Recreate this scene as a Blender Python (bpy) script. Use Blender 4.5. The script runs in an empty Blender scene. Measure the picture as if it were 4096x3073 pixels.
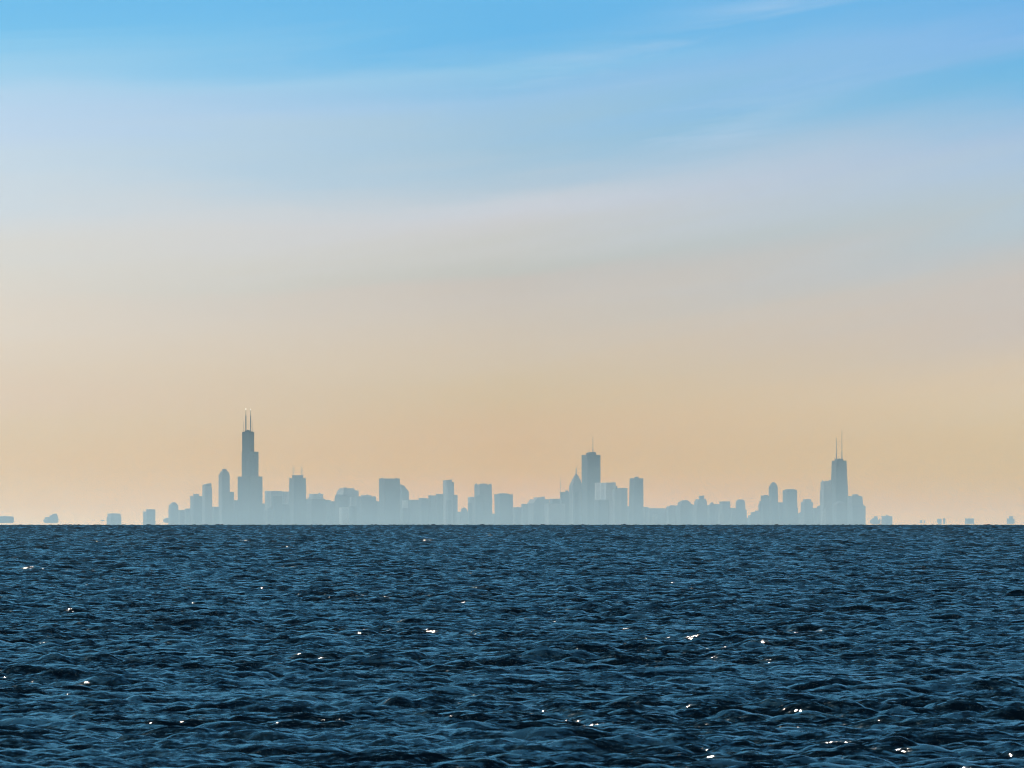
import bpy, bmesh, math, random
import numpy as np
rad = math.radians
sc = bpy.context.scene
C = sc.collection

# ------------------------------------------------------------------ camera
HFOV = rad(4.35)
K = 2 * math.tan(HFOV / 2) / 4096.0        # radians per photo pixel
CAMH = 10.9
RE = 7.433e6                               # earth radius with refraction
Y_LEVEL = 2012.0                           # photo row of the true level line
cam = bpy.data.cameras.new('camera')
co = bpy.data.objects.new('camera', cam); C.objects.link(co); sc.camera = co
cam.sensor_width = 36.0
cam.lens = 18.0 / math.tan(HFOV / 2)
cam.clip_start = 1.0; cam.clip_end = 400000.0
co.location = (0, 0, CAMH)
co.rotation_euler = (rad(90) + (Y_LEVEL - 1536.5) * K, 0, 0)
cam.dof.use_dof = True
cam.dof.focus_distance = 4500.0
cam.dof.aperture_fstop = 8.0

# ------------------------------------------------------------------ render
sc.render.engine = 'CYCLES'
sc.view_settings.view_transform = 'Standard'
sc.view_settings.look = 'None'
sc.view_settings.exposure = 0.0
sc.view_settings.gamma = 1.0
sc.cycles.pixel_filter_type = 'BLACKMAN_HARRIS'
sc.cycles.filter_width = 1.1
sc.cycles.max_bounces = 4
sc.cycles.volume_bounces = 0
sc.cycles.glossy_bounces = 2
sc.cycles.diffuse_bounces = 1
sc.cycles.use_denoising = True
sc.cycles.denoiser = 'OPENIMAGEDENOISE'
sc.cycles.denoising_input_passes = 'RGB_ALBEDO_NORMAL'
sc.cycles.denoising_prefilter = 'ACCURATE'
sc.cycles.sample_clamp_direct = 0.0
sc.cycles.sample_clamp_indirect = 3.0

# ------------------------------------------------------------------ sun and sky
SUN_AZ, SUN_EL = rad(-45), rad(33)
SUN_DIR = (math.sin(SUN_AZ) * math.cos(SUN_EL), math.cos(SUN_AZ) * math.cos(SUN_EL), math.sin(SUN_EL))
HAZE_TOP = 452.0
HAZE_FAR = 55500.0
HAZE_DENSITY = .50e-5                     # extinction per metre
# a low layer of mist over the far water, following the curve of the earth
MIST_H, MIST_NEAR, MIST_FAR, MIST_DENSITY = 130.0, 12800.0, 55000.0, 3.7e-5
AIR = np.array((.375, .55, .60))            # radiance of fully scattered air (measured)
AIR_MIST = np.array((.385, .525, .565))

def lin(c):
    c = np.array(c) / 255.0
    return np.where(c <= .04045, c / 12.92, ((c + .055) / 1.055) ** 2.4)

def behind_haze(y, rgb):
    """Radiance the sky needs beyond the haze to show as rgb through it."""
    el = max((Y_LEVEL - y) * K, -.0016)
    far = min(HAZE_FAR, (HAZE_TOP - CAMH) / max(el, 1e-6)) if el > 0 else HAZE_FAR
    t1 = HAZE_DENSITY * far
    end = RE * (-el + math.sqrt(el * el + 2 * (MIST_H - CAMH) / RE))
    t2 = MIST_DENSITY * max(0.0, min(end, MIST_FAR) - MIST_NEAR)
    T = math.exp(-(t1 + t2))
    src = (AIR * t1 + AIR_MIST * t2) / (t1 + t2)
    return np.clip((lin(rgb) - src * (1 - T)) / T, 0.0, 8.0)

CENTER = [(0,107,183,232),(120,110,186,232),(230,124,190,230),(275,143,198,231),(330,136,192,228),(440,156,197,228),(560,160,196,219),
          (680,176,200,216),(800,199,206,212),(900,204,206,210),(1000,200,202,199),(1100,192,195,189),(1170,200,194,187),(1260,202,195,184),
          (1350,206,196,181),(1450,209,195,173),(1550,208,192,165),(1640,209,189,160),(1700,211,187,158),(1850,211,186,155),(1950,215,190,160),
          (2030,219,197,168),(2100,226,207,183)]
LEFT = [(0,118,192,236),(150,124,195,236),(260,150,205,236),(370,178,212,236),(470,190,213,235),(600,197,216,229),(750,203,217,226),
        (900,212,217,218),(1050,216,215,208),(1200,219,213,202),(1350,221,212,198),(1500,220,207,188),(1600,219,203,184),(1700,218,202,177),
        (1850,219,198,170),(1950,221,202,176),(2050,225,208,186),(2100,230,215,194)]
RIGHT = [(0,110,179,230),(90,135,186,231),(150,136,187,229),(215,112,183,227),(300,118,186,226),(400,138,190,226),(480,155,194,224),
         (600,168,196,222),(680,174,199,220),(800,181,199,210),(900,184,198,204),(1000,190,196,199),(1080,195,196,192),(1180,201,195,189),
         (1300,203,194,183),(1450,211,198,179),(1600,213,198,173),(1720,210,194,166),(1850,211,191,160),(1950,212,193,163),(2050,216,199,172),(2100,222,205,181)]

w = bpy.data.worlds.new('World'); sc.world = w; w.use_nodes = True
nt = w.node_tree; nt.nodes.clear()
def N(t, tree=None, **kw):
    n = (tree or nt).nodes.new(t)
    for k_, v in kw.items(): setattr(n, k_, v)
    return n
def M(op, a, b=None, tree=None, clamp=False, c=None):
    t = tree or nt
    n = t.nodes.new('ShaderNodeMath'); n.operation = op; n.use_clamp = clamp
    for i, v in enumerate((a, b, c)):
        if v is None: continue
        if isinstance(v, (int, float)): n.inputs[i].default_value = v
        else: t.links.new(v, n.inputs[i])
    return n.outputs[0]
def mixc(f, a, b, tree=None, blend='MIX'):
    t = tree or nt
    n = t.nodes.new('ShaderNodeMix'); n.data_type = 'RGBA'; n.blend_type = blend; n.clamp_factor = True
    for i, v in ((0, f), (6, a), (7, b)):
        if isinstance(v, (int, float)): n.inputs[i].default_value = v
        elif isinstance(v, tuple): n.inputs[i].default_value = (*v, 1)
        else: t.links.new(v, n.inputs[i])
    return n.outputs[2]
E0, E1 = -.004, .040
SLANT_R, SLANT_L = .13, .04                # cloud bands climb to the right
def upf(el_): return min(1.0, max(0.0, (el_ - .003) * 65))
def sky_ramp(rows, fac, shift=0.0):
    n = N('ShaderNodeValToRGB'); cr = n.color_ramp; 
    cr.interpolation = 'LINEAR'
    pts = []
    ys = np.linspace(2100, -80, 31)
    a = np.array(rows, float)
    a[:, 0] += [shift * .038 / K * upf((Y_LEVEL - q) * K) for q in a[:, 0]]
    for y in ys:
        rgb = [np.interp(y, a[:, 0], a[:, i]) for i in (1, 2, 3)]
        s = behind_haze(y - shift * .038 / K * upf((Y_LEVEL - y) * K), rgb) / 8.0
        pts.append((((Y_LEVEL - y) * K - E0) / (E1 - E0), s))
    while len(cr.elements) < len(pts): cr.elements.new(0.5)
    for e, (p, s) in zip(cr.elements, pts): e.position = p
    for e, (p, s) in zip(cr.elements, pts): e.position = p; e.color = (*[float(q) for q in s], 1)
    nt.links.new(fac, n.inputs[0])
    return n.outputs[0]
tc = N('ShaderNodeTexCoord'); sx = N('ShaderNodeSeparateXYZ'); nt.links.new(tc.outputs['Generated'], sx.inputs[0])
az = M('ARCTAN2', sx.outputs[0], sx.outputs[1]); el = sx.outputs[2]
azp = M('ADD', az, .038)
bend = M('MULTIPLY', M('MULTIPLY', azp, azp), 1.5)
s_ = M('SUBTRACT', el, bend)
def streak(ka, ks, detail, seed, rough=.55):
    cv = N('ShaderNodeCombineXYZ')
    nt.links.new(M('MULTIPLY', az, ka), cv.inputs[0]); nt.links.new(M('MULTIPLY', s_, ks), cv.inputs[1]); cv.inputs[2].default_value = seed
    n = N('ShaderNodeTexNoise'); n.inputs['Scale'].default_value = 1.0; n.inputs['Detail'].default_value = detail
    n.inputs['Roughness'].default_value = rough; n.inputs['Distortion'].default_value = .35
    nt.links.new(cv.outputs[0], n.inputs['Vector']); return n.outputs['Fac']
warp = M('MULTIPLY', M('SUBTRACT', streak(20, 200, 5, 3.1), .5), .0075)
# the warp dies out towards the horizon, where the air is calm
up = M('MULTIPLY', M('SUBTRACT', el, .003), 65, clamp=True)
slant = M('ADD', M('MULTIPLY', M('MAXIMUM', az, 0.0), SLANT_R), M('MULTIPLY', M('MINIMUM', az, 0.0), SLANT_L))
el_s = M('SUBTRACT', el, M('MULTIPLY', slant, up))
fac = M('DIVIDE', M('SUBTRACT', M('ADD', el_s, M('MULTIPLY', warp, up)), E0), E1 - E0, clamp=True)
wz = M('DIVIDE', az, .038)
colr = mixc(M('MULTIPLY', wz, -1.0, clamp=True), sky_ramp(CENTER, fac), sky_ramp(LEFT, fac, -SLANT_L))
colr = mixc(M('MULTIPLY', wz, 1.0, clamp=True), colr, sky_ramp(RIGHT, fac, SLANT_R))
# thin cirrus streaks
ci = M('MULTIPLY', M('SUBTRACT', streak(38, 300, 8, 8.4, .62), .50), 3.4, clamp=True)
ci2 = M('MULTIPLY', M('SUBTRACT', streak(14, 80, 2, 5.7), .40), 3.2, clamp=True)
hi = M('MULTIPLY', M('SUBTRACT', el, .012), 60, clamp=True)
cif = M('MULTIPLY', M('MULTIPLY', M('MULTIPLY', ci, ci2), hi), M('MULTIPLY', M('ADD', az, .022), 45, clamp=True))
colr = mixc(cif, colr, (.078, .090, .108))
sky = N('ShaderNodeTexSky'); sky.sky_type = 'NISHITA'; sky.sun_disc = False
sky.sun_elevation = SUN_EL; sky.sun_rotation = SUN_AZ
sky.air_density = 1.0; sky.dust_density = .6; sky.ozone_density = 3.0
b_hi = N('ShaderNodeBackground'); b_hi.inputs[1].default_value = .07; nt.links.new(mixc(1.0, sky.outputs[0], (.33, .91, 1.05), blend='MULTIPLY'), b_hi.inputs[0])
b_lo = N('ShaderNodeBackground'); b_lo.inputs[1].default_value = 8.0; nt.links.new(colr, b_lo.inputs[0])
mr = N('ShaderNodeMapRange', interpolation_type='SMOOTHSTEP')
mr.inputs[1].default_value = .042; mr.inputs[2].default_value = .30
nt.links.new(el, mr.inputs[0])
ms = N('ShaderNodeMixShader'); nt.links.new(mr.outputs[0], ms.inputs[0]); nt.links.new(b_lo.outputs[0], ms.inputs[1]); nt.links.new(b_hi.outputs[0], ms.inputs[2])
wo = N('ShaderNodeOutputWorld'); nt.links.new(ms.outputs[0], wo.inputs[0])

sl = bpy.data.lights.new('sun', 'SUN'); sl.energy = 4.8; sl.angle = rad(.53); sl.color = (1.0, .84, .71)
so = bpy.data.objects.new('sun', sl); C.objects.link(so)
from mathutils import Vector
so.rotation_euler = Vector(SUN_DIR).to_track_quat('Z', 'Y').to_euler()
so.location = (-200, 0, 300)

def drop(x, y): return (x * x + y * y) / (2 * RE)

# ------------------------------------------------------------------ materials
def mat_water():
    m = bpy.data.materials.new('lake_water'); m.use_nodes = True
    t = m.node_tree; p = t.nodes['Principled BSDF']
    p.inputs['Base Color'].default_value = (.003, .012, .017, 1)
    p.inputs['IOR'].default_value = 1.333
    p.inputs['Roughness'].default_value = .12
    geo = N('ShaderNodeNewGeometry', t)
    def ripple(scale, sy, amp, det):
        mp = N('ShaderNodeMapping', t); mp.inputs['Scale'].default_value = (scale, scale * sy, scale)
        mp.inputs['Rotation'].default_value = (0, 0, rad(12))
        t.links.new(geo.outputs['Position'], mp.inputs[0])
        n = N('ShaderNodeTexNoise', t); n.inputs['Scale'].default_value = 1; n.inputs['Detail'].default_value = det
        t.links.new(mp.outputs[0], n.inputs['Vector'])
        v = N('ShaderNodeVectorMath', t, operation='SUBTRACT'); v.inputs[1].default_value = (.5, .5, .5)
        t.links.new(n.outputs['Color'], v.inputs[0])
        s = N('ShaderNodeVectorMath', t, operation='MULTIPLY'); s.inputs[1].default_value = (amp, amp, 0)
        t.links.new(v.outputs[0], s.inputs[0]); return s.outputs[0]
    a = N('ShaderNodeVectorMath', t, operation='ADD'); t.links.new(ripple(1.7, 2.0, 2.0, 3), a.inputs[0]); t.links.new(ripple(.33, 2.4, 2.1, 2), a.inputs[1])
    a0 = a; a = N('ShaderNodeVectorMath', t, operation='ADD'); t.links.new(a0.outputs[0], a.inputs[0]); t.links.new(ripple(.10, 2.0, 1.1, 2), a.inputs[1])
    a1 = a; a = N('ShaderNodeVectorMath', t, operation='ADD'); t.links.new(a1.outputs[0], a.inputs[0])
    a.inputs[1].default_value = (.02, -.17, 0)       # wind waves are steeper on their lee side, towards the shore
    # gusts: rougher and calmer patches of water
    gm = N('ShaderNodeMapping', t); gm.inputs['Scale'].default_value = (.035, .014, .03); t.links.new(geo.outputs['Position'], gm.inputs[0])
    gn = N('ShaderNodeTexNoise', t); gn.inputs['Scale'].default_value = 1; gn.inputs['Detail'].default_value = 4; t.links.new(gm.outputs[0], gn.inputs['Vector'])
    gust = M('ADD', M('MULTIPLY', M('SUBTRACT', gn.outputs['Fac'], .35, t), 3.6, t), .45, t)
    ga = N('ShaderNodeVectorMath', t, operation='SCALE'); t.links.new(a.outputs[0], ga.inputs[0]); t.links.new(M('MINIMUM', M('MAXIMUM', gust, .3, t), 1.42, t), ga.inputs['Scale'])
    b = N('ShaderNodeVectorMath', t, operation='ADD'); t.links.new(ga.outputs[0], b.inputs[0]); t.links.new(geo.outputs['Normal'], b.inputs[1])
    # sparse steep ripples on the crests catch the sun
    raw = ripple(4.2, 1.3, 1.0, 2)
    l2 = N('ShaderNodeVectorMath', t, operation='DOT_PRODUCT'); t.links.new(raw, l2.inputs[0]); t.links.new(raw, l2.inputs[1])
    st = N('ShaderNodeVectorMath', t, operation='SCALE'); t.links.new(raw, st.inputs[0]); t.links.new(M('MULTIPLY_ADD', l2.outputs['Value'], 3.5, t, False, .9), st.inputs['Scale'])
    b2 = N('ShaderNodeVectorMath', t, operation='ADD'); t.links.new(b.outputs[0], b2.inputs[0]); t.links.new(st.outputs[0], b2.inputs[1])
    c = N('ShaderNodeVectorMath', t, operation='NORMALIZE'); t.links.new(b2.outputs[0], c.inputs[0])
    t.links.new(c.outputs[0], p.inputs['Normal'])
    return m

_mats = {}
def facade(base, glossy=.7):
    """Wall with faint window bands, floor by floor."""
    key = (base, glossy)
    if key in _mats: return _mats[key]
    m = bpy.data.materials.new('facade'); m.use_nodes = True
    t = m.node_tree; p = t.nodes['Principled BSDF']
    geo = N('ShaderNodeNewGeometry', t); s = N('ShaderNodeSeparateXYZ', t); t.links.new(geo.outputs['Position'], s.inputs[0])
    band = M('GREATER_THAN', M('FRACT', M('DIVIDE', s.outputs[2], 3.9, t), None, t), .45, t)
    hor = M('ADD', M('MULTIPLY', s.outputs[0], .87, t), M('MULTIPLY', s.outputs[1], .5, t), t)
    bay = M('GREATER_THAN', M('FRACT', M('DIVIDE', hor, 4.5, t), None, t), .3, t)
    win = M('MULTIPLY', band, bay, t)
    n = N('ShaderNodeTexNoise', t); n.inputs['Scale'].default_value = .02; n.inputs['Detail'].default_value = 4
    t.links.new(geo.outputs['Position'], n.inputs['Vector'])
    wall = mixc(n.outputs['Fac'], tuple(b * .75 for b in base), tuple(min(1, b * 1.25) for b in base), t)
    col = mixc(win, wall, (base[0] * .35, base[1] * .37, base[2] * .40), t)
    t.links.new(col, p.inputs['Base Color'])
    p.inputs['Roughness'].default_value = glossy; p.inputs['Specular IOR Level'].default_value = .15
    _mats[key] = m
    return m
def plain(name, col, rough=.6, metal=0):
    m = bpy.data.materials.new(name); m.use_nodes = True
    p = m.node_tree.nodes['Principled BSDF']
    n = N('ShaderNodeTexNoise', m.node_tree); n.inputs['Scale'].default_value = .05
    m.node_tree.links.new(mixc(n.outputs['Fac'], tuple(b * .8 for b in col), tuple(min(1, b * 1.2) for b in col), m.node_tree), p.inputs['Base Color'])
    p.inputs['Roughness'].default_value = rough; p.inputs['Metallic'].default_value = metal
    return m
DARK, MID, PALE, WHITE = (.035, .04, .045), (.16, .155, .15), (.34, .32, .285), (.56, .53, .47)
STEEL = plain('antenna_steel', (.12, .12, .125), .5)

# ------------------------------------------------------------------ lake
def ocean_tile(n, L, wind, peak, seed):
    rng = np.random.default_rng(seed)
    k1 = 2 * np.pi * np.fft.fftfreq(n, L / n)
    kx, ky = np.meshgrid(k1, k1, indexing='ij'); k = np.hypot(kx, ky); k[0, 0] = 1
    kp = 2 * np.pi / peak
    cosd = (kx * math.cos(wind) + ky * math.sin(wind)) / k
    om = np.sqrt(9.81 * k); omp = math.sqrt(9.81 * kp)
    S = np.exp(-1.25 * (kp / k) ** 2) / k ** 3.0
    sig = np.where(om < omp, .07, .09)
    S *= 3.0 ** np.exp(-(om - omp) ** 2 / (2 * sig ** 2 * omp ** 2))
    spread = np.where(cosd > 0, .06 + np.abs(cosd) ** 4, .02)
    P = np.sqrt(S * spread / k); P[0, 0] = 0
    P *= np.exp(-(k * .09) ** 2 / 2)
    h0 = P * (rng.standard_normal((n, n)) + 1j * rng.standard_normal((n, n)))
    h = np.fft.ifft2(h0)
    s = 1.0 / h.real.std()
    dx = np.fft.ifft2(-1j * kx / k * h0).real * s
    dy = np.fft.ifft2(-1j * ky / k * h0).real * s
    return np.stack([dx, dy, h.real * s], -1).astype(np.float32)
def sample(tile, L, x, y):
    n = tile.shape[0]
    u = (x / L * n) % n; v = (y / L * n) % n
    i = np.floor(u).astype(np.int64); j = np.floor(v).astype(np.int64)
    fu = (u - i)[:, None].astype(np.float32); fv = (v - j)[:, None].astype(np.float32)
    i %= n; j %= n; i1 = (i + 1) % n; j1 = (j + 1) % n
    return (tile[i, j] * (1 - fu) + tile[i1, j] * fu) * (1 - fv) + (tile[i, j1] * (1 - fu) + tile[i1, j1] * fu) * fv
def build_lake():
    WSTD = .195
    rows = [-3000, -1600, -800, -300, -80, 40, 140, 230, 310, 360, 400]
    r = 420.0
    while r < 13800: rows.append(r); r += min(1.9, max(.2, r / 2600))
    while r < 55000: rows.append(r); r *= 1.035
    rows = np.array(rows)
    NC = 720
    u = np.linspace(-1, 1, NC)
    tail = (np.arange(1, 13) / 12.0) ** 3 * 14000
    hw = 26 + np.abs(rows) * .0455
    X = np.concatenate([-(hw[:, None]) - tail[::-1][None], hw[:, None] * u[None], hw[:, None] + tail[None]], 1)
    R, Cn = X.shape
    Y = np.repeat(rows[:, None], Cn, 1)
    x = X.ravel(); y = Y.ravel()
    t1 = ocean_tile(1024, 157.0, rad(-72), 7.0, 1); t2 = ocean_tile(1536, 353.0, rad(-118), 12.5, 2); t3 = ocean_tile(512, 67.0, rad(-95), 2.6, 3)
    # long modulation keeps wave groups and calmer streaks apart
    D = np.empty((x.size, 3), np.float32)
    dr = np.gradient(rows); dcol = np.gradient(X, axis=1)
    damp = (np.clip((8 - dr) / 4, 0, 1)[:, None] * np.clip((8 - dcol) / 4, 0, 1)).ravel()
    fine = (.26 * np.clip((1.3 - dr) / .8, 0, 1)[:, None] * np.ones(Cn)[None]).ravel().astype(np.float32)
    for a in range(0, x.size, 1000000):
        s = slice(a, a + 1000000)
        xx, yy = x[s], y[s]
        D[s] = .68 * sample(t1, 157.0, xx, yy)
        c, sn = math.cos(.5), math.sin(.5)
        q = sample(t2, 353.0, xx * c + yy * sn, -xx * sn + yy * c)
        D[s, 0] += .73 * (q[:, 0] * c - q[:, 1] * sn)
        D[s, 1] += .73 * (q[:, 0] * sn + q[:, 1] * c)
        D[s, 2] += .73 * q[:, 2]
        c, sn = math.cos(-.9), math.sin(-.9)
        q = sample(t3, 67.0, xx * c + yy * sn, -xx * sn + yy * c) * fine[s, None]
        D[s, 0] += q[:, 0] * c - q[:, 1] * sn
        D[s, 1] += q[:, 0] * sn + q[:, 1] * c
        D[s, 2] += q[:, 2]
    # waves grow offshore with the fetch and come in groups
    grow = 1 + .75 * np.clip((np.abs(y) - 1200) / 7000, 0, 1)
    grp = 1 + .22 * (np.sin(.061 * x + .023 * y) * np.sin(.017 * x - .041 * y + 1.3) + np.sin(.029 * x + .013 * y + 2.1) * np.sin(.043 * y - .011 * x)) \
            + .12 * np.sin(.118 * x + .07 * y) * np.sin(.085 * y - .09 * x + .7)
    D *= (damp * WSTD * grow * grp).astype(np.float32)[:, None]
    V = np.empty((x.size, 3), np.float32)
    V[:, 0] = x + .8 * D[:, 0]; V[:, 1] = y + .8 * D[:, 1]; V[:, 2] = D[:, 2] - drop(x, y)
    me = bpy.data.meshes.new('water')
    nf = (R - 1) * (Cn - 1)
    idx = np.arange(R * Cn, dtype=np.int32).reshape(R, Cn)
    q = np.stack([idx[:-1, :-1], idx[:-1, 1:], idx[1:, 1:], idx[1:, :-1]], -1).reshape(-1)
    me.vertices.add(R * Cn); me.vertices.foreach_set('co', V.ravel())
    me.loops.add(nf * 4); me.loops.foreach_set('vertex_index', q)
    me.polygons.add(nf); me.polygons.foreach_set('loop_start', np.arange(0, nf * 4, 4, dtype=np.int32))
    me.update(calc_edges=True)
    me.shade_smooth()
    me.materials.append(mat_water())
    o = bpy.data.objects.new('water', me); C.objects.link(o); o['kind'] = 'structure'
build_lake()

# land under the far city, following the curve of the earth
def build_ground():
    ys = np.linspace(47500, 54800, 26); xs = np.linspace(-6000, 6000, 25)
    v = [(x, y, 2.5 - drop(x, y)) for y in ys for x in xs]
    f = [(j * 25 + i, j * 25 + i + 1, (j + 1) * 25 + i + 1, (j + 1) * 25 + i) for j in range(25) for i in range(24)]
    me = bpy.data.meshes.new('ground'); me.from_pydata(v, [], f); me.shade_smooth()
    me.materials.append(plain('ground', (.10, .11, .08), .9))
    o = bpy.data.objects.new('ground', me); C.objects.link(o); o['kind'] = 'structure'
build_ground()

# ------------------------------------------------------------------ buildings
FR = {'A': (0, 1880, 3.16), 'B': (600, 1600, 3.16), 'C': (1200, 1850, 3.16), 'D': (1700, 1850, 3.687), 'E': (2150, 1700, 3.952),
      'F': (2550, 1880, 4.022), 'G': (2950, 1700, 3.953), 'H': (3400, 1980, 3.178)}
GRID = rad(24)                              # the street grid is turned this far from the view
def wx(fr, x, Y): ox, oy, s = FR[fr]; return ((ox + x / s) - 2048) * K * Y
def wz_(fr, y, Y): ox, oy, s = FR[fr]; return CAMH + (Y_LEVEL - (oy + y / s)) * K * Y
def link(me, name, mat, parent, loc):
    me.materials.append(mat)
    o = bpy.data.objects.new(name, me); C.objects.link(o)
    if parent: o.parent = parent
    else: o.location = loc
    return o
def footprint(xl, xr, q, shape, q0=None):
    """Ring of (x, y) whose projected width is xl..xr; y is relative depth."""
    W = xr - xl; cx = (xl + xr) / 2
    if shape == 'round':
        return [(cx + W / 2 * math.cos(a), W / 2 * math.sin(a)) for a in [2 * math.pi * i / 20 for i in range(20)]]
    b = W / (q * math.sin(GRID) + math.cos(GRID)); a = q * b
    c, s = math.cos(GRID), math.sin(GRID)
    pts = []
    for (uu, vv) in ((-.5, -.5), (.5, -.5), (.5, .5), (-.5, .5)):
        U, Vv = uu * b, vv * a
        pts.append((cx + U * c - Vv * s, U * s + Vv * c))
    return pts
def loft(fr, levels, Y, ox, oz, q, shape):
    """levels: (y, xl, xr[, y at the right edge]) from the bottom up, photo-crop coordinates."""
    v, f, n = [], [], 0
    for L in levels:
        xl, xr = wx(fr, L[1], Y) - ox, wx(fr, L[2], Y) - ox
        ring = footprint(xl, xr, q, shape); n = len(ring)
        for (px, py) in ring:
            t = (px - xl) / max(xr - xl, 1e-6)
            if L[0] is None: z = 0.0
            else:
                z = wz_(fr, L[0], Y) - oz
                if len(L) > 3: z = z * (1 - t) + (wz_(fr, L[3], Y) - oz) * t
            v.append((px, py, z))
    m = len(levels)
    for k in range(m - 1):
        for i in range(n):
            j = (i + 1) % n
            f.append((k * n + i, k * n + j, (k + 1) * n + j, (k + 1) * n + i))
    f.append(tuple(range(n))[::-1]); f.append(tuple((m - 1) * n + i for i in range(n)))
    me = bpy.data.meshes.new('b'); me.from_pydata(v, [], f); me.update()
    return me
def mast_mesh(x, y, z0, z1, r0, r1, n=6, mid=None):
    prof = [(z0, r0), (z1, r1)] if mid is None else [(z0, r0), (z0 + (z1 - z0) * mid, r0 * .85), (z0 + (z1 - z0) * mid, r1), (z1, r1 * .6)]
    v, f = [], []
    for z, r in prof:
        for i in range(n):
            a = 2 * math.pi * i / n; v.append((x + r * math.cos(a), y + r * math.sin(a), z))
    for k in range(len(prof) - 1):
        for i in range(n):
            j = (i + 1) % n; f.append((k * n + i, k * n + j, (k + 1) * n + j, (k + 1) * n + i))
    f.append(tuple(range(n))[::-1]); f.append(tuple((len(prof) - 1) * n + i for i in range(n)))
    me = bpy.data.meshes.new('m'); me.from_pydata(v, [], f); me.update(); return me
def building(name, label, cat, fr, layer, col, body, parts=(), masts=(), q=1.0, shape='box', float_=False, group=None, gloss=.7, bx=None):
    """parts: (name, levels, colour or None); masts: (name, x, ybase, ytop, px width, mid)."""
    Y = 48600 + layer * 260
    ox = wx(fr, (body[0][1] + body[0][2]) / 2, Y)
    oz = wz_(fr, body[0][0], Y) if float_ else 2.0 - drop(ox, Y)
    if not float_ and body[0][0] is not None: body = [(None, body[0][1], body[0][2])] + list(body)
    simple = not parts and not masts
    mat = facade(col, gloss)
    root = None
    if not simple:
        root = bpy.data.objects.new(name, None); C.objects.link(root); root.location = (ox, Y, oz); root.empty_display_size = 30
    o = link(loft(fr, body, Y, ox, oz, q, shape), name if simple else 'facade', mat, root, (ox, Y, oz))
    if simple: root = o
    root['label'] = label; root['category'] = cat
    if group: root['group'] = group
    for pn, lv, pc in parts:
        link(loft(fr, lv, Y, ox, oz, q, shape), pn, facade(pc or col, gloss), root, None)
    for ms_ in masts:
        pn, x, yb, yt, pw, mid = ms_
        r = pw * K * Y / 2 / FR[fr][2]
        link(mast_mesh(wx(fr, x, Y) - ox, 0, wz_(fr, yb, Y) - oz, wz_(fr, yt, Y) - oz, r * 1.35, r * .8, 6, mid), pn, STEEL, root, None)
    return root
HZ = 'blocks lifted off the horizon by mirage'
LOW = 'low blocks at the foot of the skyline'

B = building
G_ = None
# --- blocks floating at the far left
B('distant_block', 'long low hazy block cut by the left edge of the photo', 'building', 'A', 6, MID,
  [(671,-60,166),(655,-70,178),(605,-70,178),(592,-70,168),(586,-70,150)], float_=True, group=HZ)
B('distant_block', 'hazy block stepping up to the right, second from the left edge', 'building', 'A', 6, MID,
  [(672,572,728),(648,543,742),(630,545,742),(618,563,738),(597,566,736),(597,622,732),(573,626,726),(573,655,724),(556,662,721),(552,690,718)], float_=True, group=HZ)
B('distant_block', 'tiny faint flat speck left of the square crenelled block', 'building', 'A', 6, PALE,
  [(648,1290,1318),(642,1264,1322),(632,1290,1312)], float_=True, group=HZ)
B('apartment_block', 'square hazy block with a slightly stepped top, standing alone left of the narrow block', 'building', 'A', 6, MID,
  [(684,1350,1534),(602,1346,1537),(588,1358,1528),(557,1360,1525),(554,1380,1520),(550,1405,1475)])
B('apartment_block', 'narrow hazy block notched at its left shoulder, alone left of the domed tower', 'building', 'A', 6, MID,
  [(684,1808,1966),(525,1810,1965),(525,1845,1964)], parts=[('crown', [(525,1846,1963),(497,1846,1963)], None)])
B('distant_block', 'rounded hazy lump at the foot of the leftmost domed tower', 'building', 'B', 8, MID,
  [(1555,200,240),(1545,175,240),(1525,160,240),(1505,175,240),(1493,195,240),(1490,210,240)], float_=True, group=HZ)
# --- left shoulder of the skyline
B('domed_tower', 'short tower with a faceted dome roof, leftmost of the joined skyline', 'tower', 'B', 5, MID,
  [(1400,232,360),(1335,237,358)], parts=[('dome', [(1335,238,357),(1320,250,345),(1302,272,328),(1295,283,315)], None)])
B('low_block', 'low block with a sunlit left edge beside the leftmost domed tower', 'building', 'B', 6, PALE, [(1392,358,442)], group=LOW)
B('low_block', 'low block just left of the tower with the square rooftop box', 'building', 'B', 5, MID, [(1378,438,512),(1373,445,508)], group=LOW)
B('office_tower', 'dark squat tower with a square rooftop box, left of the tower with the slanted top', 'tower', 'B', 4, MID,
  [(1218,508,662)], parts=[('roof_box', [(1218,545,621),(1188,545,621)], PALE)])
B('office_tower', 'slim pale streaked tower whose top slants up to the right', 'tower', 'B', 3, PALE,
  [(1300,660,787),(1105,661,785),(1105,661,777),(1088,662,777)], parts=[('crown', [(1088,663,776),(1080,664,776),(1065,690,776,1052)], MID)], q=1.0)
B('low_block', 'low block between the slanted tower and the stepped crown tower', 'building', 'B', 6, MID, [(1350,783,870)], group=LOW)
B('office_tower', 'tall slim tower with a stepped crown, left of the tallest black tower', 'tower', 'B', 4, MID,
  [(1330,866,1010),(943,867,1008)], parts=[('crown', [(943,882,1002),(915,882,998),(915,893,990),(903,893,988),(900,909,969),(873,911,968)], None)])
B('office_tower', 'shorter block attached to the right side of the stepped crown tower', 'building', 'B', 6, DARK, [(1163,985,1063)])
B('low_block', 'low dark block touching the left foot of the tallest tower', 'building', 'B', 7, DARK, [(1268,1050,1112)], group=LOW)
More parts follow.
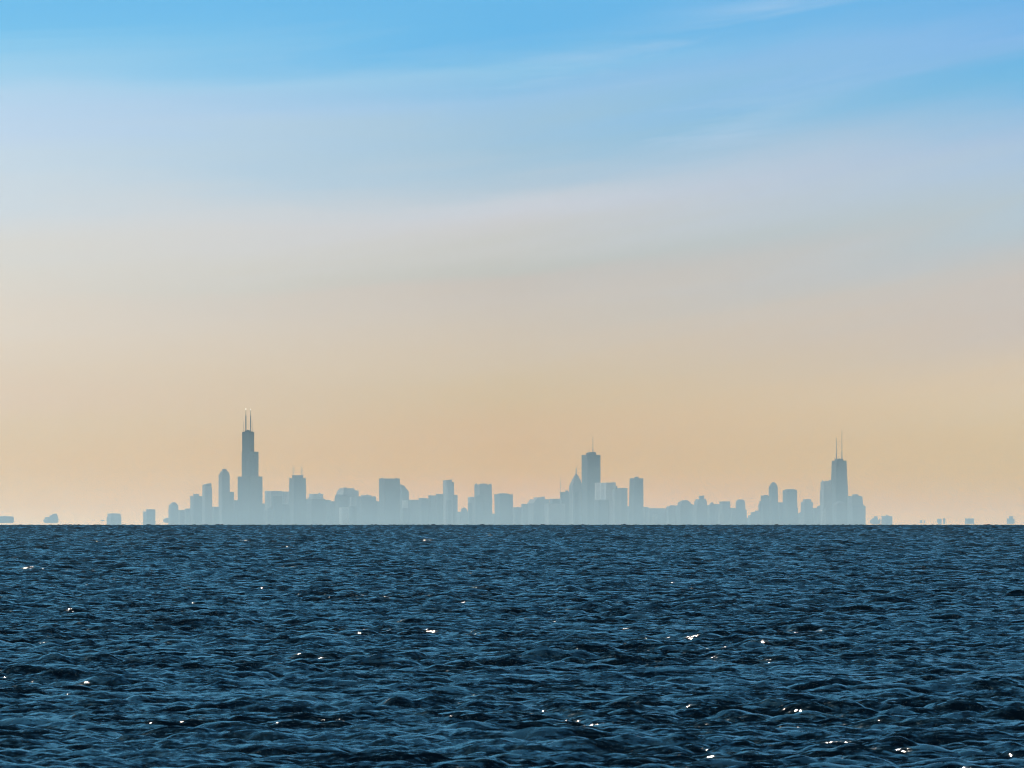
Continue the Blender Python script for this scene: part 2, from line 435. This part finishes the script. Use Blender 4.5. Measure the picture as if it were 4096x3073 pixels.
# --- the tallest tower: nine bundled tubes of unequal height
def bundled_tower():
    Y = 48600 + 3 * 260; s = 3.16
    ox = wx('B', 1258, Y); oz = 2 - drop(ox, Y)          # nearest corner
    root = bpy.data.objects.new('bundled_tube_tower', None); C.objects.link(root); root.location = (ox, Y, oz)
    root['label'] = 'tallest tower, of dark bundled tubes stepping back, with twin white-tipped antennas'; root['category'] = 'skyscraper'
    mat = facade(DARK, .7)
    a = math.radians(43.5); c, sn = math.cos(a), math.sin(a)
    S = (1420 - 1105) / s * K * Y / (c + sn); t = S / 3
    def P(u, v): return (u * c - v * sn, u * sn + v * c)
    top = {0: wz_('B', 968, Y) - oz, 1: wz_('B', 655, Y) - oz, 2: wz_('B', 403, Y) - oz}
    # tube (i across the right face, j away from the viewer): roof level
    lv = {(0,0):0,(2,2):0,(2,0):0,(0,2):0,(1,0):1,(0,1):1,(2,1):1,(1,1):2,(1,2):2}
    def prism(i0, i1, j0, j1, z0, z1, name, g=0.0):
        pts = [P(i0 * t + g, j0 * t + g), P(i1 * t - g, j0 * t + g), P(i1 * t - g, j1 * t - g), P(i0 * t + g, j1 * t - g)]
        v = [(x, y, z0) for x, y in pts] + [(x, y, z1) for x, y in pts]
        me = bpy.data.meshes.new(name); me.from_pydata(v, [], [(3,2,1,0),(4,5,6,7),(0,1,5,4),(1,2,6,5),(2,3,7,6),(3,0,4,7)])
        return link(me, name, mat, root, None)
    for (i, j), L in lv.items(): prism(i, i + 1, j, j + 1, 0, top[L], 'tube', .12)
    z1 = top[2]
    prism(1.2, 1.8, 1.45, 2.55, z1, wz_('B', 388, Y) - oz, 'roof_box')
    prism(1.35, 1.65, 1.8, 2.2, wz_('B', 388, Y) - oz, wz_('B', 378, Y) - oz, 'roof_box')
    for x, yt, yb in ((1208, 116, 388), (1269, 120, 388)):
        X = wx('B', x, Y) - ox; yy = P(1.5 * t, (2.2 if x < 1240 else 1.5) * t)[1]
        q = link(mast_mesh(X, yy, z1, wz_('B', yt, Y) - oz, 2.5, .9, 8, .72), 'antenna', STEEL, root, None)
        bm = mast_mesh(X, yy, wz_('B', yt + 2, Y) - oz, wz_('B', yt - 6, Y) - oz, 1.6, 1.2, 8)
        link(bm, 'sunlit_tip', TIP_GLOW, q, None)
    for x, yt in ((1182, 268), (1296, 268)):
        link(mast_mesh(wx('B', x, Y) - ox, P(1.5 * t, 2 * t)[1], z1, wz_('B', yt, Y) - oz, .8, .4, 6), 'antenna', STEEL, root, None)
TIP_GLOW = bpy.data.materials.new('sunlit_tip_glow'); TIP_GLOW.use_nodes = True  # emission stands in for sunlight on the white antenna tips
_p = TIP_GLOW.node_tree.nodes['Principled BSDF']; _p.inputs['Emission Color'].default_value = (1, .95, .85, 1); _p.inputs['Emission Strength'].default_value = 3.5
bundled_tower()
B('low_block', 'narrow low block touching the right foot of the tallest tower', 'building', 'B', 7, DARK, [(1310,1412,1455)], group=LOW)
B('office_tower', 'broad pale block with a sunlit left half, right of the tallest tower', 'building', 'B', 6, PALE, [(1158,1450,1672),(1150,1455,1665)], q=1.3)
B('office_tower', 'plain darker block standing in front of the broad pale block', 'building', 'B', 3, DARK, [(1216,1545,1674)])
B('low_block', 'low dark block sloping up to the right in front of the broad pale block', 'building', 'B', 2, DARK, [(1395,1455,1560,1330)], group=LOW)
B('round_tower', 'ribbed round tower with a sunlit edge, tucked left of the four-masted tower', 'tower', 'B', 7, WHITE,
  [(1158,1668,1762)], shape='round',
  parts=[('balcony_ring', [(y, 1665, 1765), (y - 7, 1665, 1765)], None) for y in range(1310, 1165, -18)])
B('low_block', 'low block in front of the ribbed round tower', 'building', 'B', 3, DARK, [(1322,1672,1762)], group=LOW)
B('office_tower', 'dark tower with turreted shoulders and four thin masts on its roof', 'tower', 'B', 4, DARK,
  [(1260,1750,1982),(1250,1757,1976),(1085,1757,1972),(990,1762,1969)],
  parts=[('crown', [(990,1795,1938),(952,1795,1938)], None), ('corner_turret', [(990,1762,1774),(980,1762,1770)], None), ('corner_turret', [(990,1957,1969),(982,1962,1969)], None)],
  masts=[('mast', x, 952, 840, 4.2, None) for x in (1808, 1820, 1911, 1923)])
# --- between the four-masted tower and the broad slab
B('office_tower', 'pale flat-topped block with open corner frames beside the four-masted tower', 'building', 'C', 6, PALE,
  [(440,104,298)], parts=[('crown', [(440,112,290),(397,112,290)], WHITE), ('roof_box', [(397,232,258),(385,232,256)], None)],
  masts=[('mast', 92, 462, 428, 3.5, None), ('mast', 317, 462, 430, 3.5, None)])
B('office_tower', 'long dark block below the pale flat-topped block', 'building', 'C', 3, DARK, [(463,80,322)], group=LOW)
B('low_block', 'dark block stepping down right of the pale flat-topped block', 'building', 'C', 4, DARK, [(475,318,387)], group=LOW)
B('low_block', 'low flat block left of the broad pale stepped building', 'building', 'C', 6, MID, [(492,380,440)], group=LOW)
B('office_tower', 'broad pale building stepping up at both shoulders, left of the broad slab tower', 'building', 'C', 6, PALE,
  [(455,435,742),(405,455,742),(368,470,742),(355,475,740)], parts=[('crown', [(355,478,700),(345,480,695),(345,497,690),(327,497,688)], None), ('roof_box', [(327,545,590),(318,548,588)], None)], masts=[('mast', 480, 355, 335, 3, None)])
B('office_tower', 'dark block in front of the left half of the broad stepped building', 'building', 'C', 4, DARK, [(430,440,630),(405,455,540)])
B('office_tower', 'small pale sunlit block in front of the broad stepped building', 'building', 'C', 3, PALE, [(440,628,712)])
B('low_block', 'low dark block hiding the foot of the small sunlit block', 'building', 'C', 1, DARK, [(555,610,716)], group=LOW)
B('low_block', 'low pale block glowing at the waterline left of the broad slab tower', 'building', 'C', 0, WHITE, [(570,495,615,560)], group=LOW)
B('office_tower', 'flat dark block with rooftop plant sloping away to the broad slab tower', 'building', 'C', 5, DARK,
  [(505,705,985),(490,705,970),(470,705,965),(430,705,958)], parts=[('roof_box', [(430,765,905),(415,768,900)], PALE), ('roof_box', [(415,835,860),(405,838,858)], None)])
B('low_block', 'low sliver of a block at the left foot of the broad slab tower', 'building', 'C', 7, MID, [(493,955,1003)], group=LOW)
B('slab_tower', 'broad flat-topped slab tower, widest of the tall ones left of centre', 'tower', 'C', 4, DARK,
  [(220,998,1264),(204,1000,1263)], parts=[('roof_box', [(204,1025,1052),(197,1028,1048)], None), ('roof_box', [(204,1205,1230),(196,1208,1228)], None)])
B('office_tower', 'building with a roof sloping down to the right, behind the broad slab tower', 'tower', 'C', 5, DARK,
  [(470,1245,1378),(375,1245,1377)], parts=[('sloped_roof', [(375,1245,1377),(365,1245,1372),(295,1245,1318),(290,1245,1300),(278,1245,1283)], None)])
B('low_block', 'small pale block low in front of the sloping roofed building', 'building', 'C', 2, WHITE, [(478,1288,1368)], group=LOW)
B('low_block', 'low dark block hiding the foot of the sloping roofed building', 'building', 'C', 0, DARK, [(576,1268,1376)], group=LOW)
B('low_block', 'flat pale block just right of the sloping roofed building', 'building', 'C', 5, MID, [(472,1370,1502)], group=LOW)
B('low_block', 'low block with rounded rooftop plant left of the two stepped dark blocks', 'building', 'C', 4, DARK, [(462,1497,1625),(455,1500,1610),(450,1530,1590)], group=LOW)
B('office_tower', 'flat dark block, lower of the two left of the pale slanted tower', 'building', 'C', 5, DARK, [(418,1622,1725)], group=LOW)
B('office_tower', 'flat dark block with a small mast, touching the pale slanted tower', 'building', 'C', 6, DARK, [(400,1718,1815)], masts=[('mast', 1731, 400, 386, 3, None)])
B('office_tower', 'slim pale tower with a slightly slanted top and a lower right wing', 'tower', 'C', 5, PALE,
  [(440,1806,1950),(300,1808,1947)], parts=[('crown', [(300,1808,1923),(227,1809,1922,217)], None), ('side_wing', [(300,1900,1948),(250,1903,1946)], MID)], q=1.6)
B('office_tower', 'dark block at the right shoulder of the pale slanted tower', 'building', 'C', 4, DARK, [(412,1940,1992)])
B('low_block', 'dark block in front of the pale slanted tower', 'building', 'C', 2, DARK, [(475,1842,1915)], group=LOW)
B('low_block', 'low flat block left of the tiny spired dome', 'building', 'D', 6, MID, [(730,475,540)], group=LOW)
B('domed_hall', 'tiny dome with a thin spire in the gap left of centre', 'building', 'D', 5, MID,
  [(735,525,630),(690,530,615)], parts=[('dome', [(690,532,613),(682,545,605),(672,552,598),(666,562,585)], None)], masts=[('spire', 573, 666, 640, 3.5, None)])
B('low_block', 'lowest sliver of a block between the tiny dome and the notched tower', 'building', 'D', 7, MID, [(742,600,640)], group=LOW)
B('office_tower', 'short pale block attached to the left side of the tower with the notched parapet', 'building', 'D', 6, PALE, [(520,632,735),(510,645,730)], q=1.3)
B('low_block', 'dark lower block in front of the short pale block', 'building', 'D', 3, DARK, [(600,631,700)], group=LOW)
B('office_tower', 'wide tower with a notched parapet, left of the flat dark box building', 'tower', 'D', 5, MID,
  [(480,727,991),(480,729,986),(326,729,983)],
  parts=[('parapet_block', [(326,735,768),(314,735,768)], None), ('parapet_block', [(326,805,912),(313,805,912)], None), ('parapet_block', [(326,945,977),(316,945,977)], None)])
B('office_tower', 'round-shouldered dark block in front of the notched parapet tower', 'building', 'D', 3, DARK, [(500,742,870),(485,750,860),(476,770,840)], shape='round')
B('low_block', 'tiny low block in the narrow gap right of the notched parapet tower', 'building', 'D', 7, MID, [(755,983,1028)], group=LOW)
B('office_tower', 'flat dark box building standing alone left of the curved shoulder building', 'building', 'D', 4, DARK,
  [(600,1025,1298),(500,1022,1296),(472,1020,1297)], parts=[('roof_box', [(472,1060,1245),(465,1060,1245),(457,1110,1200)], None)])
B('low_block', 'long low flat block right of the flat dark box building', 'building', 'D', 6, MID, [(662,1290,1425)], group=LOW)
B('low_block', 'block one step above the long low flat block', 'building', 'D', 5, MID, [(612,1420,1512)], group=LOW)
B('office_tower', 'building with a curved left shoulder and stepped roof, left of the thin mast', 'building', 'D', 6, MID,
  [(605,1504,1832),(600,1510,1832),(545,1550,1828)], parts=[('crown', [(545,1602,1772),(517,1603,1770)], PALE), ('roof_box', [(517,1700,1765),(505,1703,1760)], None)])
B('office_tower', 'dark flat block to the left of the thin mast', 'building', 'D', 5, DARK, [(548,1833,1992),(536,1838,1990)])
B('office_tower', 'block with a very tall thin mast at its left edge', 'building', 'D', 4, DARK,
  [(437,1992,2130)], parts=[('roof_box', [(437,2066,2116),(415,2066,2114)], None)], masts=[('mast', 2001, 437, 222, 5.5, None)], q=.7)
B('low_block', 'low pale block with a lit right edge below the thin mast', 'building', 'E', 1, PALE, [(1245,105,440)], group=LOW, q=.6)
# --- centre
B('pointed_tower', 'slender tower ending in a steep faceted point with a needle spire', 'tower', 'E', 5, MID,
  [(1100,499,692),(970,500,691)], parts=[('pointed_roof', [(970,501,690),(940,512,690),(915,525,689),(880,540,684),(850,553,668),(805,580,645),(765,606,614)], None)],
  masts=[('spire', 611, 775, 678, 14, None)])
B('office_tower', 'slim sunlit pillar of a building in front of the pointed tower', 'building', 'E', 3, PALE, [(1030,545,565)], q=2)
B('office_tower', 'dark narrow block between the pointed tower and the masted central tower', 'building', 'E', 2, DARK, [(1060,560,648)])
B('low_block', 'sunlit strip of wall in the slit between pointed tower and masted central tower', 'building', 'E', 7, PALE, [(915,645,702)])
B('skyscraper', 'tall dark rectangular tower with one central mast, highest right of centre', 'skyscraper', 'E', 4, DARK,
  [(475,697,995)], parts=[('crown', [(475,765,930),(447,765,926),(430,812,918)], None)],
  masts=[('antenna', 876, 430, 192, 13, .2), ('antenna', 815, 447, 376, 5, None)])
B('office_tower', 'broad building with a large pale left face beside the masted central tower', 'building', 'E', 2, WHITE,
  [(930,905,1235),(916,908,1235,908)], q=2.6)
B('office_tower', 'dark building with an arched roof in front of the large pale face', 'building', 'E', 0, DARK, [(1205,895,1135),(1190,905,1120),(1178,950,1080)], group=LOW)
B('low_block', 'narrow step of a block at the right edge of the broad pale faced building', 'building', 'E', 4, DARK, [(967,1225,1262)])
B('office_tower', 'streaked pale block closing the central cluster on its right', 'building', 'E', 3, MID, [(998,1262,1421)], q=.8)
B('office_tower', 'slightly lower streaked block set into the corner of the central cluster', 'building', 'E', 1, PALE, [(1022,1185,1328)], q=.9)
B('low_block', 'tiny low block in the bright gap right of the central cluster', 'building', 'E', 6, MID, [(1285,1415,1462)], group=LOW)
B('office_tower', 'tall plain rectangular tower with a small rooftop box, alone right of the central cluster', 'tower', 'E', 4, DARK,
  [(1220,1448,1674),(845,1455,1672)], parts=[('roof_box', [(845,1530,1600),(820,1533,1596)], None)])
B('low_block', 'low block touching the right foot of the plain rectangular tower', 'building', 'E', 6, MID, [(1310,1670,1770),(1295,1672,1724)], group=LOW)
# --- right of centre
B('office_tower', 'longest low flat block between the plain rectangular tower and the stepped hall', 'building', 'F', 5, MID, [(620,145,462),(617,180,440)], group=LOW, q=.5)
B('low_block', 'pale patch of a low block in front of the longest low flat block', 'building', 'F', 1, PALE, [(710,245,320)], group=LOW)
B('low_block', 'low block with a slanted left shoulder left of the stepped hall', 'building', 'F', 4, MID, [(612,455,610),(585,475,610),(582,515,608),(570,522,600)], group=LOW)
B('office_tower', 'stepped hall with rounded shoulders and a thin mast above its roof', 'building', 'F', 5, DARK,
  [(570,608,885),(570,645,885),(545,645,882)], parts=[('crown', [(545,648,862),(520,652,850),(515,680,830),(500,692,828),(487,728,795)], None)], masts=[('mast', 778, 487, 425, 3.2, None)])
B('office_tower', 'building with a square tower box on its stepped shoulders', 'building', 'F', 4, MID,
  [(560,885,1120),(560,913,1120),(500,915,1114)], parts=[('crown', [(500,925,1108),(470,935,1104)], None), ('roof_box', [(470,987,1073),(415,986,1072)], None)])
B('low_block', 'low block with a small pyramid roof right of the square tower box', 'building', 'F', 6, MID,
  [(570,1118,1250),(560,1150,1245)], parts=[('pyramid_roof', [(560,1152,1242),(545,1165,1228),(522,1182,1208)], None)])
B('low_block', 'flat block between the small pyramid roof and the flat dark-topped block', 'building', 'F', 7, PALE, [(550,1215,1330)], group=LOW)
B('office_tower', 'flat dark-topped block left of the round-topped tower', 'building', 'F', 5, MID, [(545,1318,1494)], parts=[('crown', [(545,1320,1492),(507,1320,1491)], DARK)])
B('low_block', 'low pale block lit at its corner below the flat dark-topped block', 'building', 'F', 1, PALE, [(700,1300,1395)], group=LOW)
B('low_block', 'uneven low block in the gap left of the round-topped tower', 'building', 'F', 6, MID, [(630,1488,1582),(615,1490,1565),(610,1512,1545)], group=LOW)
B('round_top_tower', 'stubby tower with a smooth rounded top', 'tower', 'F', 5, MID,
  [(640,1577,1757),(640,1577,1738),(530,1579,1733)], parts=[('dome', [(530,1580,1732),(505,1588,1726),(488,1600,1717),(475,1622,1700)], None)], shape='round')
B('low_block', 'lowest block in the dark gap right of the round-topped tower', 'building', 'F', 7, MID, [(775,1745,1800)], group=LOW)
B('low_block', 'low block with a sloping top, first of the steps climbing to the right', 'building', 'F', 6, MID, [(740,1775,1900,700)], group=LOW)
B('low_block', 'second of the steps climbing right from the round-topped tower', 'building', 'F', 7, MID, [(685,1820,1905,672)], group=LOW)
B('low_block', 'third of the steps climbing right from the round-topped tower', 'building', 'F', 8, MID, [(655,1890,1955)], group=LOW)
B('office_tower', 'narrow block at the left foot of the spurred flat tower', 'building', 'G', 6, MID, [(1250,330,380),(1250,345,380),(1205,347,380)])
B('office_tower', 'flat tower with a small spur on its left corner, beside the onion-topped tower', 'tower', 'G', 5, DARK,
  [(1118,367,500)], parts=[('roof_box', [(1118,410,478),(1107,415,474)], None), ('corner_turret', [(1118,367,378),(1107,367,372)], None)])
B('pointed_tower', 'tower with a swelling onion-like pointed roof', 'tower', 'G', 4, DARK,
  [(1200,494,641),(985,494,634)], parts=[('pointed_roof', [(985,495,633),(970,502,631),(945,517,622),(925,532,605),(907,552,583)], None)])
B('low_block', 'low flat block between the onion-topped tower and the flat round-cornered tower', 'building', 'G', 6, MID, [(1225,632,722)], group=LOW)
B('office_tower', 'wide tower with slightly rounded roof corners', 'tower', 'G', 4, DARK,
  [(1305,712,957),(1305,712,945),(1035,716,941)], parts=[('crown', [(1035,745,938),(1022,752,918),(1014,785,880)], None)])
B('low_block', 'low block in the narrow gap right of the wide round-cornered tower', 'building', 'G', 6, MID, [(1405,950,1005,1375)], group=LOW)
B('office_tower', 'block with two stepped shoulders, left of the tapering antenna tower group', 'building', 'G', 5, MID,
  [(1380,997,1192),(1222,1004,1191)], parts=[('crown', [(1222,1028,1170),(1200,1030,1168),(1175,1042,1158)], None)])
B('low_block', 'low block right of the two-shouldered block', 'building', 'G', 6, MID, [(1315,1188,1262)], group=LOW)
B('low_block', 'low slanted block touching the left wall of the wide tower with two roof spikes', 'building', 'G', 7, MID, [(1295,1252,1312,1265)], group=LOW)
B('office_tower', 'wide pale tower with two small roof spikes, in front of the tapering antenna tower', 'tower', 'G', 3, PALE,
  [(1270,1302,1500),(1030,1305,1490),(1030,1313,1485),(905,1314,1482)], parts=[('crown', [(905,1330,1482),(889,1332,1482)], None), ('roof_box', [(889,1432,1482),(870,1445,1482)], None)],
  masts=[('corner_spike', 1343, 889, 866, 10, None), ('corner_spike', 1397, 889, 864, 8, None)])
B('tapering_tower', 'dark tapering tower with twin antennas, the right one taller', 'skyscraper', 'G', 5, DARK,
  [(None,1452,1792),(870,1480,1737),(565,1492,1722)], parts=[('crown', [(565,1538,1674),(548,1540,1672),(534,1552,1668)], None)],
  masts=[('antenna', 1564, 534, 212, 13, .3), ('antenna', 1651, 534, 82, 13, .24), ('mast', 1537, 565, 515, 5, None), ('mast', 1607, 534, 518, 5, None)])
B('low_block', 'low pale glowing block at the waterline under the two roof spikes', 'building', 'G', 0, WHITE, [(1315,1328,1398)], group=LOW)
B('office_tower', 'low dark building with a hipped roof in front of the tapering antenna tower', 'building', 'G', 1, MID, [(1255,1500,1720),(1230,1540,1700),(1208,1590,1640)], group=LOW)
B('office_tower', 'block stepping down to the right, last of the joined skyline', 'building', 'G', 4, MID,
  [(1283,1735,2023),(1270,1735,1990),(1212,1735,1981),(1136,1735,1973),(1125,1735,1945)], parts=[('roof_box', [(1125,1810,1914),(1107,1810,1912),(1097,1822,1900)], None)])
# --- beyond the right end
B('distant_block', 'leafy looking uneven hazy lump just right of the joined skyline', 'building', 'H', 6, MID,
  [(376,300,348),(362,262,388),(345,250,388),(322,258,355),(300,285,352),(290,298,350),(272,308,348)], float_=True, group=HZ)
B('distant_block', 'thin hazy sliver between the uneven lump and the knobbed block', 'building', 'H', 6, MID,
  [(366,358,388),(320,362,388),(302,374,384)], float_=True, group=HZ)
B('apartment_block', 'square hazy block with a small knob on its roof, right of the joined skyline', 'building', 'H', 6, MID,
  [(384,400,538),(270,400,537)], parts=[('roof_box', [(270,430,500),(262,440,490),(262,458,474),(248,460,472)], None)])
B('distant_block', 'faintest square speck on the horizon, left of its thinner twin', 'building', 'H', 9, PALE, [(357,890,918),(325,885,918),(320,895,915)], float_=True, group=HZ)
B('distant_block', 'faintest thin speck on the horizon, right of its square twin', 'building', 'H', 9, PALE, [(357,938,955),(330,936,957),(324,940,953)], float_=True, group=HZ)
B('distant_block', 'small hazy block, wider of the close pair near the right edge', 'building', 'H', 7, MID, [(368,1120,1163),(335,1103,1164),(302,1112,1163)], float_=True, group=HZ)
B('distant_block', 'small narrow hazy block, right one of the close pair near the right edge', 'building', 'H', 7, MID, [(368,1184,1210),(340,1183,1212),(298,1180,1212)], float_=True, group=HZ)
B('distant_block', 'hazy rectangle floating alone above the horizon near the right edge', 'building', 'H', 6, MID, [(368,1462,1576),(300,1462,1578)], float_=True, group=HZ)
B('distant_block', 'hazy block with a smaller box on top, closest to the right edge', 'building', 'H', 6, MID,
  [(368,1998,2088),(345,1992,2092),(302,1994,2090)], parts=[('roof_box', [(302,2018,2070),(270,2022,2072)], None)], float_=True, group=HZ)

# --- one gull over the longest low block
def gull():
    Y = 5200.0; ox = wx('F', 385, Y); oz = wz_('F', 563, Y)
    v = [(0,-.28,0),(0.07,0,.06),(-.07,0,.06),(0,0,-.07),(0,.3,.02),(0.05,.34,.02),
         (.34,-.02,.30),(.30,.12,.26),(.62,.06,.62),(-.34,-.02,.30),(-.30,.12,.26),(-.55,.06,.68)]
    f = [(0,1,2),(0,3,1),(0,2,3),(1,4,2),(1,3,4),(2,4,3),(1,6,7),(1,7,4),(6,8,7),(2,10,9),(2,4,10),(9,10,11),(4,1,5)]
    me = bpy.data.meshes.new('gull'); me.from_pydata(v, [], f); me.materials.append(plain('feathers', (.25, .25, .25), .8))
    o = bpy.data.objects.new('gull', me); C.objects.link(o); o.location = (ox, Y, oz)
    o['label'] = 'tiny dark bird in flight above the longest low flat block'; o['category'] = 'bird'
gull()


# ------------------------------------------------------------------ haze
def box_obj(name, lo, hi, mat):
    v = [(x, y, z) for x in (lo[0], hi[0]) for y in (lo[1], hi[1]) for z in (lo[2], hi[2])]
    f = [(0, 1, 3, 2), (4, 6, 7, 5), (0, 4, 5, 1), (2, 3, 7, 6), (0, 2, 6, 4), (1, 5, 7, 3)]
    me = bpy.data.meshes.new(name); me.from_pydata(v, [], f)
    bm = bmesh.new(); bm.from_mesh(me); bmesh.ops.recalc_face_normals(bm, faces=bm.faces); bm.to_mesh(me); bm.free()
    me.materials.append(mat); me.update()
    o = bpy.data.objects.new(name, me); C.objects.link(o); o['kind'] = 'stuff'; return o
def air_mat(name, col, dens, aniso):
    m = bpy.data.materials.new(name); m.use_nodes = True; t = m.node_tree; t.nodes.clear()
    o = N('ShaderNodeOutputMaterial', t); p = N('ShaderNodeVolumePrincipled', t)
    p.inputs['Color'].default_value = (*col, 1); p.inputs['Density'].default_value = dens; p.inputs['Anisotropy'].default_value = aniso
    p.inputs['Absorption Color'].default_value = (0, 0, 0, 1)
    t.links.new(p.outputs[0], o.inputs['Volume'])
    return m
box_obj('haze', (-16500, -3300, -244), (16500, HAZE_FAR, HAZE_TOP), air_mat('haze', (.56, .87, 1.0), HAZE_DENSITY, .3))
def mist_layer():
    ys = np.linspace(MIST_NEAR, MIST_FAR, 60); v, f = [], []
    for y in ys:
        zt = MIST_H - y * y / (2 * RE)
        for x in (-16000, 16000): v += [(x, y, zt), (x, y, -242.0)]
    n = len(ys)
    for k in range(n - 1):
        a = k * 4; b = a + 4
        f += [(a, b, b + 2, a + 2), (a + 1, a + 3, b + 3, b + 1), (a, a + 1, b + 1, b), (a + 2, b + 2, b + 3, a + 3)]
    f += [(0, 2, 3, 1), ((n - 1) * 4, (n - 1) * 4 + 1, (n - 1) * 4 + 3, (n - 1) * 4 + 2)]
    me = bpy.data.meshes.new('mist'); me.from_pydata(v, [], f)
    bm = bmesh.new(); bm.from_mesh(me); bmesh.ops.recalc_face_normals(bm, faces=bm.faces); bm.to_mesh(me); bm.free(); me.update()
    me.materials.append(air_mat('mist', (.58, .88, 1.0), MIST_DENSITY, .3))
    o = bpy.data.objects.new('mist', me); C.objects.link(o); o['kind'] = 'stuff'
mist_layer()
